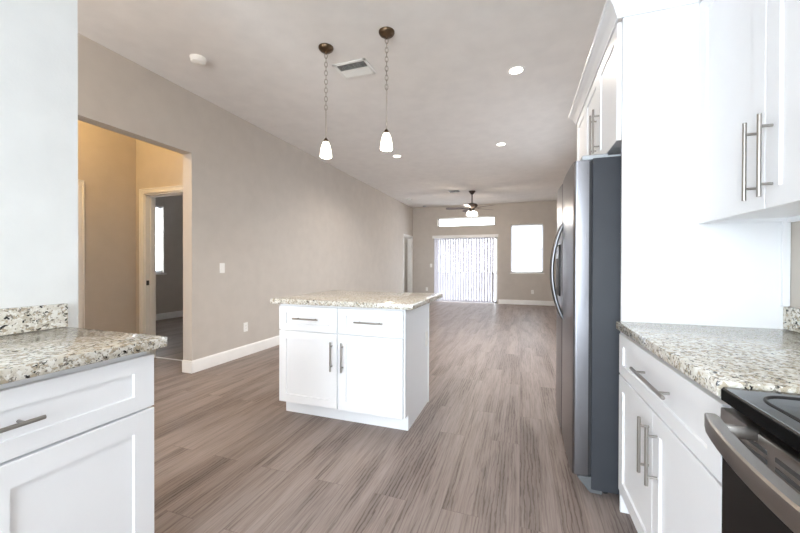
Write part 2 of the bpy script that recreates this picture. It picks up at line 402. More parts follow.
casing('trim_1', 1, 3.06, -1, -4.42, -3.61, 2.06, t_in=3.19)          # bedroom doorway
casing('trim_2', 0, XL, 1, 10.15, 10.95, 2.07, t_in=XL-0.13)           # far side doorway
casing('trim_3', 0, -4.57, 1, 1.64, 2.44, 2.05)                        # closed hall door
tag(MB().box(-4.404, -4.4015, 3.07, 3.105, 0.925, 0.985, 0.001).build('strike_plate', 'slot'),
    'small dark strike plate on the jamb of the bedroom doorway', 'strike plate')
struct('trim_4', B(-4.404, -3.626, 3.165, 3.195, 0.0, 0.006, 0.002), 'trim')   # pale threshold strip
o = struct('door_2', B(-4.66, -4.61, 1.64, 2.44, 0.01, 2.05, 0.003), 'trim')
for z0, z1 in ((0.2, 0.95), (1.1, 1.9)):
    for y0, y1 in ((1.74, 2.00), (2.08, 2.34)): B(-4.612, -4.603, y0, y1, z0, z1, 0.004).build('panel', 'trim', o)

# windows of the far wall
def win(name, x0, x1, z0, z1, y, fwid=0.045, mids_z=(), mids_x=()):
    o = struct(name, MB().box(x0, x1, y, y+0.06, z0, z0+fwid).box(x0, x1, y, y+0.06, z1-fwid, z1).box(x0, x0+fwid, y, y+0.06, z0, z1).box(x1-fwid, x1, y, y+0.06, z0, z1), 'vinyl')
    for z in mids_z: B(x0+fwid, x1-fwid, y+0.005, y+0.05, z-0.022, z+0.022, 0.003).build('meeting_rail', 'vinyl', o)
    for x, w in mids_x: B(x-w, x+w, y+0.005, y+0.05, z0+fwid, z1-fwid, 0.003).build('door_stile', 'vinyl', o)
    B(x0+fwid*0.5, x1-fwid*0.5, y+0.026, y+0.032, z0+fwid*0.5, z1-fwid*0.5).build('pane', 'glass', o)
    return o
win('window_1', -2.55, -0.75, 2.415, 2.69, YB+0.12, 0.03)
win('window_2', -0.28, 0.63, 0.955, 2.41, YB+0.12, 0.04, mids_z=(1.66,))
win('door_1', -2.63, -0.67, 0.0, 2.06, YB+0.10, 0.06, mids_x=((-1.65, 0.028),))
struct('trim_5', B(-0.31, 0.66, YB-0.03, YB+0.12, 0.925, 0.955, 0.005), 'trim')      # window sill
# added side window, unseen beyond the fridge, made for fill light
o = MB()
for y0, y1, z0, z1 in ((3.95, 6.65, 0.85, 0.90), (3.95, 6.65, 2.36, 2.41), (3.95, 4.0, 0.9, 2.36), (6.60, 6.65, 0.9, 2.36), (4.86, 4.92, 0.9, 2.36), (5.68, 5.74, 0.9, 2.36)): o.box(XR+0.06, XR+0.11, y0, y1, z0, z1)
o = struct('added_window', o, 'vinyl')
B(XR+0.083, XR+0.088, 3.97, 6.63, 0.87, 2.39).build('pane', 'glass', o)
struct('added_sill', B(XR-0.03, XR+0.06, 3.90, 6.70, 0.82, 0.85, 0.004), 'trim')  # sill of the added side window
# bedroom window with sill
o = struct('window_3', MB().box(-7.40, -7.36, 4.4, 5.436, 1.0, 1.045).box(-7.40, -7.36, 4.4, 5.436, 2.385, 2.43).box(-7.40, -7.36, 4.4, 4.445, 1.0, 2.43).box(-7.40, -7.36, 5.391, 5.436, 1.0, 2.43).box(-7.395, -7.365, 4.445, 5.391, 1.69, 1.73), 'vinyl')
B(-7.383, -7.378, 4.42, 5.42, 1.02, 2.41).build('pane', 'glass', o)
struct('trim_6', B(-7.36, -7.225, 4.36, 5.475, 0.965, 1.0, 0.005), 'trim')

# ------------------------------------------------------------------ blinds
vb = thing('vertical_blind', (-1.67, YB-0.06, 2.12), 'white vertical vane blind drawn closed across the patio door', 'blind')
MB().box(-2.70, -0.645, YB-0.105, YB-0.095, 2.035, 2.125, 0.002).box(-2.70, -0.645, YB-0.095, YB-0.002, 2.105, 2.125, 0.002).build('valance', 'trim', vb)
B(-2.68, -0.66, YB-0.075, YB-0.04, 2.075, 2.102, 0.003).build('head_rail', 'vinyl', vb)
nv = 23
for i in range(nv):
    cx = -2.60+i*(1.80/(nv-1)); a = math.radians(44); hw = 0.0445; mb = MB(); vs = []; K = 5
    for z in (0.03, 2.075):
        for side in (0, 1):
            for k in range(K+1):
                u = -1+2*k/K; bow = 0.007*(1-u*u)+(0.0012 if side else 0)
                vs.append((cx+math.cos(a)*u*hw-math.sin(a)*bow, YB-0.057+math.sin(a)*u*hw*0.9+math.cos(a)*bow, z))
    n = K+1; fs = []
    for k in range(K):
        fs += [[k, k+1, 2*n+k+1, 2*n+k], [n+k, n+k+1, 3*n+k+1, 3*n+k], [k, k+1, n+k+1, n+k], [2*n+k, 2*n+k+1, 3*n+k+1, 3*n+k]]
    fs += [[0, n, 3*n, 2*n], [K, n+K, 3*n+K, 2*n+K]]
    mb.add(vs, fs).build('vane', 'vane', vb)
MB().cyl((-0.70, YB-0.085, 2.07), (-0.70, YB-0.085, 1.0), 0.005, 8).build('wand', 'vinyl', vb)

def mini_blind(loc, label, axis, a0, a1, t, z0, z1, tilt=25):
    r = thing('window_blind', loc, label, 'blind', None)
    def bx(mb, p0, p1, l, h, za, zb, bev=0.0):
        return mb.box(l, h, p0, p1, za, zb, bev) if axis == 0 else mb.box(p0, p1, l, h, za, zb, bev)
    bx(MB(), a0, a1, t-0.02, t+0.02, z1-0.035, z1, 0.003).build('head_rail', 'vinyl', r)
    mb = MB(); z = z0+0.03; ta = math.radians(tilt)
    while z < z1-0.05:
        dy, dz = 0.0125*math.cos(ta), 0.0125*math.sin(ta)
        q = [(t-dy, z-dz), (t, z+0.0012), (t+dy, z+dz), (t+dy, z+dz+0.0006), (t, z+0.0018), (t-dy, z-dz+0.0006)]
        vs = [((y, a, zz) if axis == 0 else (a, y, zz)) for a in (a0+0.004, a1-0.004) for y, zz in q]
        mb.add(vs, [[i, (i+1) % 6, 6+(i+1) % 6, 6+i] for i in range(6)]+[[0, 1, 2, 3, 4, 5], [6, 7, 8, 9, 10, 11]])
        z += 0.021
    mb.build('slat', 'slat', r)
    bx(MB(), a0, a1, t-0.014, t+0.014, z0, z0+0.018, 0.002).build('bottom_rail', 'vinyl', r)
    c = MB()
    for f in (0.2, 0.8):
        a = a0+(a1-a0)*f
        p = (t, a) if axis == 0 else (a, t)
        c.cyl((*p, z0+0.01), (*p, z1-0.03), 0.0012, 6)
    c.build('ladder_cord', 'vinyl', r)
    return r
mini_blind((0.175, YB+0.07, 2.405), 'white horizontal slat blind over the tall window right of the patio door', 1, -0.272, 0.622, YB+0.07, 1.02, 2.405, 52)
mini_blind((-7.31, 4.92, 2.425), 'white slat blind in the bedroom window seen through the hall doorway', 0, 4.41, 5.43, -7.315, 1.02, 2.425)

# ------------------------------------------------------------------ cabinet pieces
def shaker(O, U, Nn, w, h, t=0.02, rail=0.065, railv=None, rec=0.0075):
    """framed front with a recessed flat panel; O = lower corner on the front plane, U = width direction, Nn = outward normal"""
    O, U, Nn = Vector(O), Vector(U), Vector(Nn); Z = Vector((0, 0, 1)); rv = railv or rail; e = 0.0018; b = 0.0022
    def ring(du, dv, d): return [O+U*a+Z*c-Nn*d for a, c in ((du, dv), (w-du, dv), (w-du, h-dv), (du, h-dv))]
    rs = [ring(0, 0, t), ring(0, 0, e), ring(e, e, 0), ring(rail-b, rv-b, 0), ring(rail, rv, rec), ]
    mb = MB(); vs = [p for r in rs for p in r]; fs = [[0, 1, 2, 3][::-1]]
    for k in range(len(rs)-1):
        fs += [[4*k+i, 4*k+(i+1) % 4, 4*k+4+(i+1) % 4, 4*k+4+i] for i in range(4)]
    L = 4*(len(rs)-1); fs.append([L, L+1, L+2, L+3]); mb.add(vs, fs); return mb
def pull(mid, D, Nn, length, off=0.032, r=0.006, cc=0.70):
    mid, D, Nn = Vector(mid), Vector(D), Vector(Nn); c = mid+Nn*off
    mb = MB().cyl(c-D*length/2, c+D*length/2, r, 14)
    for s in (-1, 1):
        p = mid+D*s*length*cc/2; mb.cyl(p-Nn*0.001, p+Nn*off, 0.0045, 10)
    return mb
ZV = Vector((0, 0, 1))

# ------------------------------------------------------------------ island
IY = 2.285; ix0, ix1 = -1.80, -0.757
isl = thing('kitchen_island', (-1.28, 2.62, 0), 'white two-door island cabinet standing alone under the pendant lamps', 'island')
MB().box(ix0, ix1, IY+0.021, 2.935, 0.114, 0.878).build('body', 'cab', isl)
MB().box(ix0, ix1, IY+0.092, 2.93, 0.0, 0.114).build('toe_kick', 'cab', isl)
MB().box(ix1-0.03, ix1+0.008, 2.93, 2.95, 0.0, 0.878, 0.002).build('corner_trim', 'cab', isl)
MB().box(ix0-0.008, ix0+0.03, 2.93, 2.95, 0, 0.878, 0.002).build('corner_trim', 'cab', isl)
def front_y(root, x0, x1, z0, z1, y, kind, hpos):
    rail = 0.065
    d = shaker((x0, y, z0), (1, 0, 0), (0, -1, 0), x1-x0, z1-z0, railv=0.052 if kind == 'drawer' else rail).build('drawer_front' if kind == 'drawer' else 'door', 'cab', root)
    if kind == 'drawer': pull(((x0+x1)/2, y, (z0+z1)/2), (1, 0, 0), (0, -1, 0), 0.22).build('handle', 'nickel', d, label='brushed nickel bar handle')
    else: pull((hpos, y, 0.51), ZV, (0, -1, 0), 0.215).build('handle', 'nickel', d, label='brushed nickel bar handle')
xm = (ix0+ix1)/2-0.005
for x0, x1, hp in ((ix0+0.003, xm-0.002, xm-0.040), (xm+0.012, ix1-0.012, xm+0.050)):
    front_y(isl, x0, x1, 0.682, 0.868, IY, 'drawer', None)
    front_y(isl, x0, x1, 0.116, 0.674, IY, 'door', hp)
op = MB().box(ix1, ix1+0.006, 2.845, 2.915, 0.50, 0.62, 0.0025).build('outlet_plate', 'plate', isl, label='white outlet plate on the end panel')
for z in (0.53, 0.59): B(ix1+0.005, ix1+0.0075, 2.862, 2.898, z-0.015, z+0.015, 0.001).build('socket', 'plate', op)
def slab(mb, x0, x1, y0, y1, z0=0.884, z1=0.922): return mb.box(x0, x1, y0, y1, z0, z1, 0.004, 2)
tag(slab(MB(), -1.86, -0.69, 2.258, 3.225).build('island_countertop', 'granite', origin=(-1.275, 2.74, 0.88)),
    'speckled cream granite slab on top of the white island', 'countertop')
B(-1.79, -0.765, 2.33, 2.93, 0.877, 0.883).build('sub_top', 'cab_in', isl)

# ------------------------------------------------------------------ left counter run
LX = -1.275
lc = thing('base_cabinet', (-1.56, 0.46, 0), 'white base cabinet with one wide drawer over two doors, under the left counter', 'cabinet')
MB().box(-1.849, LX-0.021, 0.0, 0.905, 0.114, 0.872).build('body', 'cab', lc)
MB().box(-1.845, LX-0.092, 0.0, 0.905, 0.0, 0.114).build('toe_kick', 'cab', lc)
B(-1.84, LX-0.03, 0.01, 0.89, 0.871, 0.883).build('sub_top', 'grey', lc)
d = shaker((LX, 0.004, 0.672), (0, 1, 0), (1, 0, 0), 0.914, 0.188, railv=0.055, rail=0.072).build('drawer_front', 'cab', lc)
pull((LX, 0.455, 0.768), (0, 1, 0), (1, 0, 0), 0.27).build('handle', 'nickel', d, label='brushed nickel bar handle')
for y0, hp in ((0.004, 0.415), (0.462, 0.50)):
    d = shaker((LX, y0, 0.116), (0, 1, 0), (1, 0, 0), 0.456, 0.548, rail=0.072).build('door', 'cab', lc)
    pull((LX, hp, 0.2), ZV, (1, 0, 0), 0.12).build('handle', 'nickel', d, label='brushed nickel bar handle')
tag(slab(MB(), -1.85, -1.244, -0.02, 0.946).build('countertop', 'granite', origin=(-1.55, 0.5, 0.88)),
    'speckled granite countertop at the left, against the brightly lit wall end', 'countertop')
tag(B(-1.85, -1.828, -0.02, 0.945, 0.9225, 1.022, 0.002).build('backsplash', 'granite', origin=(-1.84, 0.5, 0.9225)),
    'low granite backsplash strip along the brightly lit wall on the left counter', 'backsplash')

# ------------------------------------------------------------------ right counter run
RX = 0.449
rc = thing('base_cabinet', (0.76, 1.47, 0), 'white base cabinet with long drawer and two doors between fridge and range', 'cabinet')
MB().box(RX+0.021, XR-0.003, 1.02, 1.928, 0.114, 0.872).build('body', 'cab', rc)
MB().box(RX+0.085, XR-0.01, 1.02, 1.928, 0.0, 0.114).build('toe_kick', 'cab', rc)
B(RX+0.03, XR-0.01, 1.03, 1.92, 0.871, 0.883).build('sub_top', 'grey', rc)
def front_x(root, y0, y1, z0, z1, x, nm, railv=None):   # faces -x
    return shaker((x, y1, z0), (0, -1, 0), (-1, 0, 0), y1-y0, z1-z0, railv=railv).build(nm, 'cab', root)
d = front_x(rc, 1.024, 1.926, 0.676, 0.864, RX, 'drawer_front', 0.052)
pull((RX, 1.445, 0.782), (0, 1, 0), (-1, 0, 0), 0.33).build('handle', 'nickel', d, label='brushed nickel bar handle')
for y0, y1, hp in ((1.4765, 1.926, 1.510), (1.024, 1.4735, 1.427)):
    d = front_x(rc, y0, y1, 0.116, 0.668, RX, 'door')
    pull((RX, hp, 0.526), ZV, (-1, 0, 0), 0.205).build('handle', 'nickel', d, label='brushed nickel bar handle')
tag(slab(MB(), 0.436, XR-0.002, 1.014, 1.929).build('countertop', 'granite', origin=(0.76, 1.47, 0.88)),
    'speckled granite countertop between the tall white panel and the range', 'countertop')
tag(B(1.053, XR-0.001, 1.0, 1.929, 0.9225, 1.018, 0.002).build('backsplash', 'granite', origin=(1.065, 1.47, 0.9225)),
    'granite backsplash strip on the right wall beside the tall white panel', 'backsplash')
tp = thing('fridge_end_panel', (0.77, 1.94, 0), 'tall plain white panel between the fridge and the right counter', 'panel')
B(0.459, XR-0.002, 1.931, 1.950, 0.0, 2.385, 0.001).build('board', 'cab', tp)
MB().box(1.046, XR-0.002, 1.922, 1.931, 1.02, 1.384, 0.001).build('scribe_strip', 'cab', tp)

# wall cabinet over the right counter
UX = 0.755
uc = thing('wall_cabinet', (0.91, 1.47, 1.38), 'white two-door wall cabinet hung above the right counter', 'cabinet')
MB().box(UX+0.021, XR-0.002, 1.014, 1.03, 1.378, 2.385).box(UX+0.021, XR-0.002, 1.912, 1.928, 1.378, 2.385).box(UX+0.021, XR-0.002, 1.03, 1.912, 1.392, 1.408)\
    .box(UX+0.021, XR-0.002, 1.03, 1.912, 2.369, 2.385).box(XR-0.012, XR-0.002, 1.03, 1.912, 1.408, 2.369).box(UX+0.021, UX+0.04, 1.03, 1.912, 1.378, 1.41).box(XR-0.02, XR-0.002, 1.03, 1.912, 1.372, 1.392).build('body', 'cab', uc)
for y0, y1, hp in ((1.4725, 1.927, 1.513), (1.016, 1.4695, 1.435)):
    d = front_x(uc, y0, y1, 1.378, 2.365, UX, 'door')
    pull((UX, hp, 1.545), ZV, (-1, 0, 0), 0.265, off=0.034).build('handle', 'nickel', d, label='brushed nickel bar handle')

# cabinets over the fridge
OX = 0.440; OZ = 1.80
oc = thing('wall_cabinet', (0.76, 2.42, OZ), 'white two-door cabinet above the fridge', 'cabinet')
B(OX+0.021, XR-0.002, 1.952, 2.838, OZ+0.002, 2.385).build('body', 'cab', oc)
for y0, y1, hp in ((1.957, 2.394, 2.352), (2.400, 2.836, 2.442)):
    d = front_x(oc, y0, y1, OZ, 2.372, OX, 'door')
    pull((OX, hp, 1.99), ZV, (-1, 0, 0), 0.26, off=0.034).build('handle', 'nickel', d, label='brushed nickel bar handle')
oc2 = thing('wall_cabinet', (0.76, 3.04, OZ), 'narrow one-door white cabinet beyond the fridge, farthest under the crown molding', 'cabinet')
B(OX+0.021, XR-0.002, 2.841, 3.235, OZ+0.002, 2.385).build('body', 'cab', oc2)
d = front_x(oc2, 2.844, 3.233, OZ, 2.372, OX, 'door')
fp = thing('pantry_panel', (0.77, 3.246, 0), 'tall white end panel behind the far side of the fridge', 'panel')
B(0.459, XR-0.002, 3.237, 3.256, 0.0, 2.385, 0.001).build('board', 'cab', fp)

# crown molding: mitred sweep along the cabinet tops
def crown():
    prof = [(0.0, 2.374), (0.008, 2.374), (0.010, 2.386), (0.016, 2.394), (0.020, 2.408), (0.030, 2.428), (0.042, 2.440), (0.046, 2.448), (0.054, 2.450), (0.056, 2.456), (0.056, 2.468), (0.0, 2.468)]
    path = [(XR-0.002, 3.258), (OX, 3.258), (OX, 1.930), (UX, 1.930), (UX, 1.016)]
    path = [Vector((x, y, 0)) for x, y in path]; vs = []; n = len(prof)
    def nrm(d): return Vector((d.y, -d.x, 0)).normalized()     # outward side of travel
    for i, p in enumerate(path):
        ds = []
        if i > 0: ds.append((p-path[i-1]).normalized())
        if i < len(path)-1: ds.append((path[i+1]-p).normalized())
        ns = [Vector((d.y, -d.x, 0)) for d in ds]
        m = sum(ns, Vector()); 
        m = m/(m.dot(ns[0])) if len(ns) > 1 else m
        vs += [p-m*(-1)*a*1.0+Vector((0, 0, z)) for a, z in prof]
    fs = [[k*n+i, k*n+(i+1) % n, (k+1)*n+(i+1) % n, (k+1)*n+i] for k in range(len(path)-1) for i in range(n)]
    fs += [list(range(n)), list(range((len(path)-1)*n, len(path)*n))[::-1]]
    return MB().add(vs, fs)
cm = crown()
tag(cm.build('crown_molding', 'cab', origin=(0.6, 2.0, 2.37)), 'white stepped crown molding running along the tops of the right-hand cabinets', 'molding')

# ------------------------------------------------------------------ fridge
FX, FY0, FY1, FT = 0.262, 2.022, 2.935, 1.742; SP = 2.545
fr = thing('refrigerator', (0.68, 2.48, 0), 'stainless side-by-side refrigerator with grey sides and bowed handles', 'refrigerator')
B(0.349, XR-0.03, FY0, FY1, 0.03, FT, 0.004, 2).build('case', 'case', fr)
B(0.332, 0.352, FY0+0.012, FY1-0.012, 0.10, FT-0.012).build('door_gasket', 'gap', fr)
def fdoor(y0, y1):
    r = 0.016; y0 += 0.002; y1 -= 0.002; pts = [(0.334, y0), (0.334, y1)]
    K = 6
    pts += [(FX+r-r*math.sin(i/K*PI/2), y1-r+r*math.cos(i/K*PI/2)) for i in range(K+1)]
    pts += [(FX-0.006*math.sin(PI*j/8), y1-r-(y1-y0-2*r)*j/8) for j in range(1, 8)]
    pts += [(FX+r-r*math.cos(i/K*PI/2), y0+r-r*math.sin(i/K*PI/2)) for i in range(K+1)]
    n = len(pts); mb = MB(); vs = [(x, y, z) for z in (0.095, FT-0.008) for x, y in pts]
    mb.add(vs, [[i, (i+1) % n, n+(i+1) % n, n+i] for i in range(n)], True)
    mb.add(vs[:n], [list(range(n))]); mb.add(vs[n:], [list(range(n))]); return mb
nd = fdoor(FY0, SP).build('door', 'steel', fr); fd = fdoor(SP, FY1).build('door', 'steel', fr)
def bow(y):
    pts = []
    for i in range(25):
        t = i/24; z = 0.835+0.63*t; pts.append((FX+0.008-0.072*math.sin(PI*t)**0.75, y, z))
    mb = MB().tube(pts, 0.0115, 12, ry=0.0115)
    return mb
bow(SP-0.035).build('handle', 'dark_steel', nd); bow(SP+0.038).build('handle', 'dark_steel', fd)
dsp = B(FX-0.012, FX+0.02, 2.635, 2.865, 0.975, 1.335, 0.006, 2).build('dispenser', 'black', fd, label='black ice and water dispenser')
MB().box(FX-0.0125, FX-0.010, 2.655, 2.845, 1.235, 1.32, 0.001).build('control_panel', 'black_gloss', dsp)
MB().box(0.30, 0.42, FY0+0.005, FY0+0.075, FT-0.006, FT+0.020, 0.006, 2).box(0.40, 0.62, FY0+0.015, FY0+0.055, FT-0.001, FT+0.014, 0.004).build('hinge_cover', 'grey', fr)
MB().box(0.30, 0.42, FY1-0.075, FY1-0.005, FT-0.006, FT+0.020, 0.006, 2).build('hinge_cover', 'grey', fr)
g = MB(); n0 = [(0.300, 0.092), (0.285, 0.085), (0.345, 0.012), (0.40, 0.012), (0.40, 0.092)]
g.add([(x, y, z) for y in (FY0+0.004, FY1-0.004) for x, z in n0], [[i, (i+1) % 5, 5+(i+1) % 5, 5+i] for i in range(5)]+[[4, 3, 2, 1, 0], [5, 6, 7, 8, 9]])
g.build('kick_grille', 'grille', fr)
for y in (FY0+0.06, FY1-0.06):
    for x in (0.42, 0.95): MB().cyl((x, y, 0), (x, y, 0.04), 0.02, 12).build('foot', 'black', fr)

# ------------------------------------------------------------------ range
RY0, RY1 = 0.245, 1.007
rg = thing('range', (0.75, 0.63, 0), 'black and stainless electric range with glass cooktop beside the right counter', 'range')
B(0.475, XR-0.03, RY0, RY1, 0.03, 0.885).build('body', 'black', rg)
for x in (0.52, 1.0):
    for y in (RY0+0.05, RY1-0.05): MB().cyl((x, y, 0), (x, y, 0.035), 0.02, 10).build('foot', 'black', rg)
ct = MB().prism([(0.436, 0.886), (0.431, 0.900), (0.434, 0.918), (0.442, 0.9245), (1.0, 0.9245), (1.0, 0.880), (0.47, 0.880)], 0, 0, 1) if False else MB()
pf = [(0.446, 0.879), (0.4425, 0.882), (0.4425, 0.906), (0.4445, 0.9095), (0.449, 0.911), (1.045, 0.911), (1.045, 0.879)]
ct.add([(x, y, z) for y in (RY0, RY1) for x, z in pf], [[i, (i+1) % 7, 7+(i+1) % 7, 7+i] for i in range(7)]+[list(range(7))[::-1], list(range(7, 14))])
cto = ct.build('cooktop', 'cooktop', rg)
B(0.4405, 0.4435, RY0, RY1, 0.880, 0.906, 0.001).build('front_band', 'range_dark', cto)
def rrect(x0, x1, y0, y1, r, z, K=8):
    p = []
    for cx, cy, a in ((x1-r, y1-r, 0), (x0+r, y1-r, 90), (x0+r, y0+r, 180), (x1-r, y0+r, 270)):
        p += [(cx+r*math.cos(math.radians(a+90*i/K)), cy+r*math.sin(math.radians(a+90*i/K)), z) for i in range(K+1)]
    return p
MB().tube(rrect(0.478, 1.0, RY0+0.04, RY1-0.045, 0.05, 0.911), 0.0045, 8, True, 0.0028).build('glass_rim', 'black', cto)
for x, y, r in ((0.62, 0.80, 0.10), (0.62, 0.44, 0.08), (0.87, 0.80, 0.075), (0.87, 0.44, 0.10)):
    MB().tube([(x+r*math.cos(a*PI/24), y+r*math.sin(a*PI/24), 0.911) for a in range(48)], 0.0015, 6, True, 0.0007).build('burner_ring', 'grey', cto)
MB().box(0.985, XR-0.02, RY0, RY1, 0.911, 1.10, 0.008, 2).build('backguard', 'range_steel', rg)
# oven door: stainless vent trim with dark slots, black glass, wide handle
od = B(0.440, 0.474, RY0+0.006, RY1-0.006, 0.235, 0.80, 0.003).build('oven_door', 'black_gloss', rg)
vt = B(0.436, 0.474, RY0+0.006, RY1-0.006, 0.80, 0.866, 0.004, 2).build('vent_trim', 'range_steel', od, label='stainless strip with dark vent slots')
sl = MB(); y = RY1-0.075
while y > RY0+0.1:
    for z in (0.824, 0.842): sl.box(0.4345, 0.4375, y-0.095, y, z-0.0045, z+0.0045, 0.001)
    y -= 0.118
sl.build('vent_slot', 'slot', od)
hb = MB(); hp = [(0.3745, 0.844), (0.372, 0.8475), (0.372, 0.8785), (0.375, 0.882), (0.395, 0.882), (0.397, 0.880), (0.397, 0.846), (0.395, 0.844)]
hv = []; NS = 22; YC = 0.627; HL = 0.286
for k in range(NS+1):
    y = YC+HL-2*HL*k/NS; q = (y-YC)/HL; sc_ = 0.8 if k in (0, NS) else 1.0
    bow_x = -0.034*(1-q*q)
    hv += [(0.381+bow_x+(x-0.384)*sc_, y, 0.863+(z-0.863)*sc_) for x, z in hp]
hb.add(hv, [[k*8+i, k*8+(i+1) % 8, k*8+8+(i+1) % 8, k*8+8+i] for k in range(NS) for i in range(8)]+[list(range(8))[::-1], list(range(NS*8, NS*8+8))])
for y in (RY0+0.10, RY1-0.135): hb.box(0.385, 0.440, y-0.008, y+0.008, 0.850, 0.874, 0.004, 2)
hb.build('handle', 'range_steel', od, label='wide flat stainless handle bar')
B(0.438, 0.441, RY0+0.16, RY1-0.16, 0.36, 0.68, 0.001).build('oven_window', 'cooktop', od)
B(0.442, 0.474, RY0+0.006, RY1-0.006, 0.05, 0.228, 0.004).build('storage_drawer', 'range_steel', rg)

# ------------------------------------------------------------------ pendants
def pendant(loc, label, chain_end, seed):
    x, y = loc
    p = thing('pendant_light', (x, y, H), label, 'pendant lamp', 'pendants above the island')
    MB().lathe([(0.064, 0.0), (0.064, -0.008), (0.058, -0.020), (0.040, -0.034), (0.018, -0.042), (0.010, -0.048), (0.008, -0.056)], (x, y, H), 28).build('canopy', 'bronze', p, label='dark bronze ceiling canopy')
    c = MB(); z = H-0.050; k = 0; L = 0.044
    while z-L > chain_end-0.01:
        a = k*PI/2+0.5; pts = []
        for i in range(14):
            t = 2*PI*i/14; w = 0.0125*math.cos(t); h = (0.5*L+0.002)*math.sin(t)
            pts.append((x+w*math.cos(a), y+w*math.sin(a), z-L/2+h))
        c.tube(pts, 0.0027, 6, True); z -= L*0.84; k += 1
    c.build('chain', 'chain', p)
    ze = z
    MB().cyl((x-0.003, y, ze+0.012), (x-0.003, y, 2.27), 0.0022, 8).cyl((x+0.004, y, ze+0.012), (x+0.004, y, 2.27), 0.0018, 8).build('cord', 'chain', p)
    MB().lathe([(0.006, 2.282), (0.011, 2.276), (0.019, 2.264), (0.025, 2.252), (0.025, 2.247)], (x, y, 0), 24).build('socket_cap', 'bronze', p)
    MB().lathe([(0.016, 2.252), (0.024, 2.243), (0.033, 2.222), (0.040, 2.195), (0.046, 2.160), (0.0495, 2.132), (0.050, 2.122), (0.048, 2.118), (0.045, 2.122), (0.040, 2.165), (0.03, 2.215), (0.014, 2.246)], (x, y, 0), 32, caps=False).build('lamp_shade', 'lamp', p, label='lit white glass bell shade')
    point('pendant_bulb', (x, y, 2.14), 9, WARM, 0.02)
    return p
pendant((-1.592, 2.64), 'lit white bell pendant nearer the beige wall, left of the pair over the island', 2.53, 1)
pendant((-1.024, 2.62), 'lit white bell pendant farther from the beige wall, right of the pair over the island', 2.58, 2)

# ------------------------------------------------------------------ ceiling fixtures
def recessed(x, y, label, lit=True):
    p = thing('recessed_light', (x, y, H), label, 'ceiling light', 'recessed ceiling lights')
    MB().lathe([(0.062, 0.004), (0.062, -0.004), (0.080, -0.006), (0.088, -0.003), (0.088, 0.004)], (x, y, H), 36, caps=False).build('trim_ring', 'trim', p)
    MB().lathe([(0.0, -0.0035), (0.061, -0.0035), (0.061, 0.004)], (x, y, H), 36, caps=False).build('lens', 'can' if lit else 'plate', p)
    if lit: downlight('recessed_bulb', (x, y, H-0.03), 48, (1.0, 0.90, 0.80), 150)
recessed(-0.049, 3.537, 'lit recessed ceiling light nearest the cabinets over the fridge')
recessed(-0.294, 5.623, 'lit recessed ceiling light midway between the fridge and the ceiling fan')
recessed(-2.021, 5.671, 'lit recessed ceiling light just beyond the right pendant, nearer the long beige wall')
sd = thing('smoke_detector', (-2.775, 2.401, H), 'round white smoke detector on the ceiling above the hall opening', 'smoke detector')
MB().lathe([(0.068, 0.0), (0.068, -0.012), (0.064, -0.018)], sd.location, 32).build('base', 'plate', sd)
MB().lathe([(0.060, -0.018), (0.060, -0.024), (0.056, -0.026), (0.060, -0.028), (0.058, -0.038), (0.045, -0.046), (0.0, -0.047)], sd.location, 32).build('cover', 'plate', sd)
MB().lathe([(0.012, -0.0465), (0.012, -0.049), (0.0, -0.0495)], sd.location+Vector((0.015, 0.01, 0)), 16).build('test_button', 'plate', sd)

def register(x0, x1, y0, y1, label, nsl, split=True, rot=0):
    cx, cy = (x0+x1)/2, (y0+y1)/2
    v = thing('air_vent', (cx, cy, H), label, 'vent')
    f = 0.028
    MB().box(x0, x1, y0, y0+f, H-0.010, H, 0.003).box(x0, x1, y1-f, y1, H-0.010, H, 0.003).box(x0, x0+f, y0, y1, H-0.010, H, 0.003).box(x1-f, x1, y0, y1, H-0.010, H, 0.003).build('frame', 'plate', v)
    B(x0+f, x1-f, y0+f, y1-f, H-0.001, H-0.0004).build('duct_opening', 'slot', v)
    mb = MB(); hh = (y1-y0)/2-f
    for i in range(nsl):
        y = y0+f+(y1-y0-2*f)*(i+0.5)/nsl
        lean = 1 if y > cy else -1
        if not split: lean = 1
        w = (y1-y0-2*f)/nsl*0.50
        q = [(y-lean*w, H-0.001), (y+lean*w, H-0.012), (y+lean*w, H-0.0105), (y-lean*w, H+0.0005)]
        mb.add([(x, yy, z) for x in (x0+f, x1-f) for yy, z in q], [[i, (i+1) % 4, 4+(i+1) % 4, 4+i] for i in range(4)]+[[3, 2, 1, 0], [4, 5, 6, 7]])
    mb.box(x0+f, x1-f, cy-0.006, cy+0.006, H-0.012, H-0.002).build('louver', 'plate', v)
register(-1.675, -1.335, 2.882, 3.142, 'white louvered air vent on the ceiling between the two pendants', 12)
rv = thing('air_vent', (-1.60, 8.85, H), 'small dark slotted vent on the ceiling beside the fan', 'vent')
MB().box(-1.735, -1.465, 8.74, 8.96, H-0.008, H, 0.003).build('frame', 'grey', rv)
MB().box(-1.715, -1.485, 8.755, 8.945, H-0.0095, H-0.0075).build('grille', 'slot', rv)
for x, y, r, mt, lb in ((-2.90, 10.75, 0.05, 'grey', 'small dark round fitting on the ceiling in the far corner'), (-3.02, 9.5, 0.075, 'plate', 'white round detector on the ceiling near the far end of the beige wall')):
    d = thing('ceiling_detector', (x, y, H), lb, 'detector')
    MB().lathe([(r, 0), (r, -0.015), (r*0.85, -0.03), (0, -0.034)], (x, y, H), 24).build('base', mt, d)

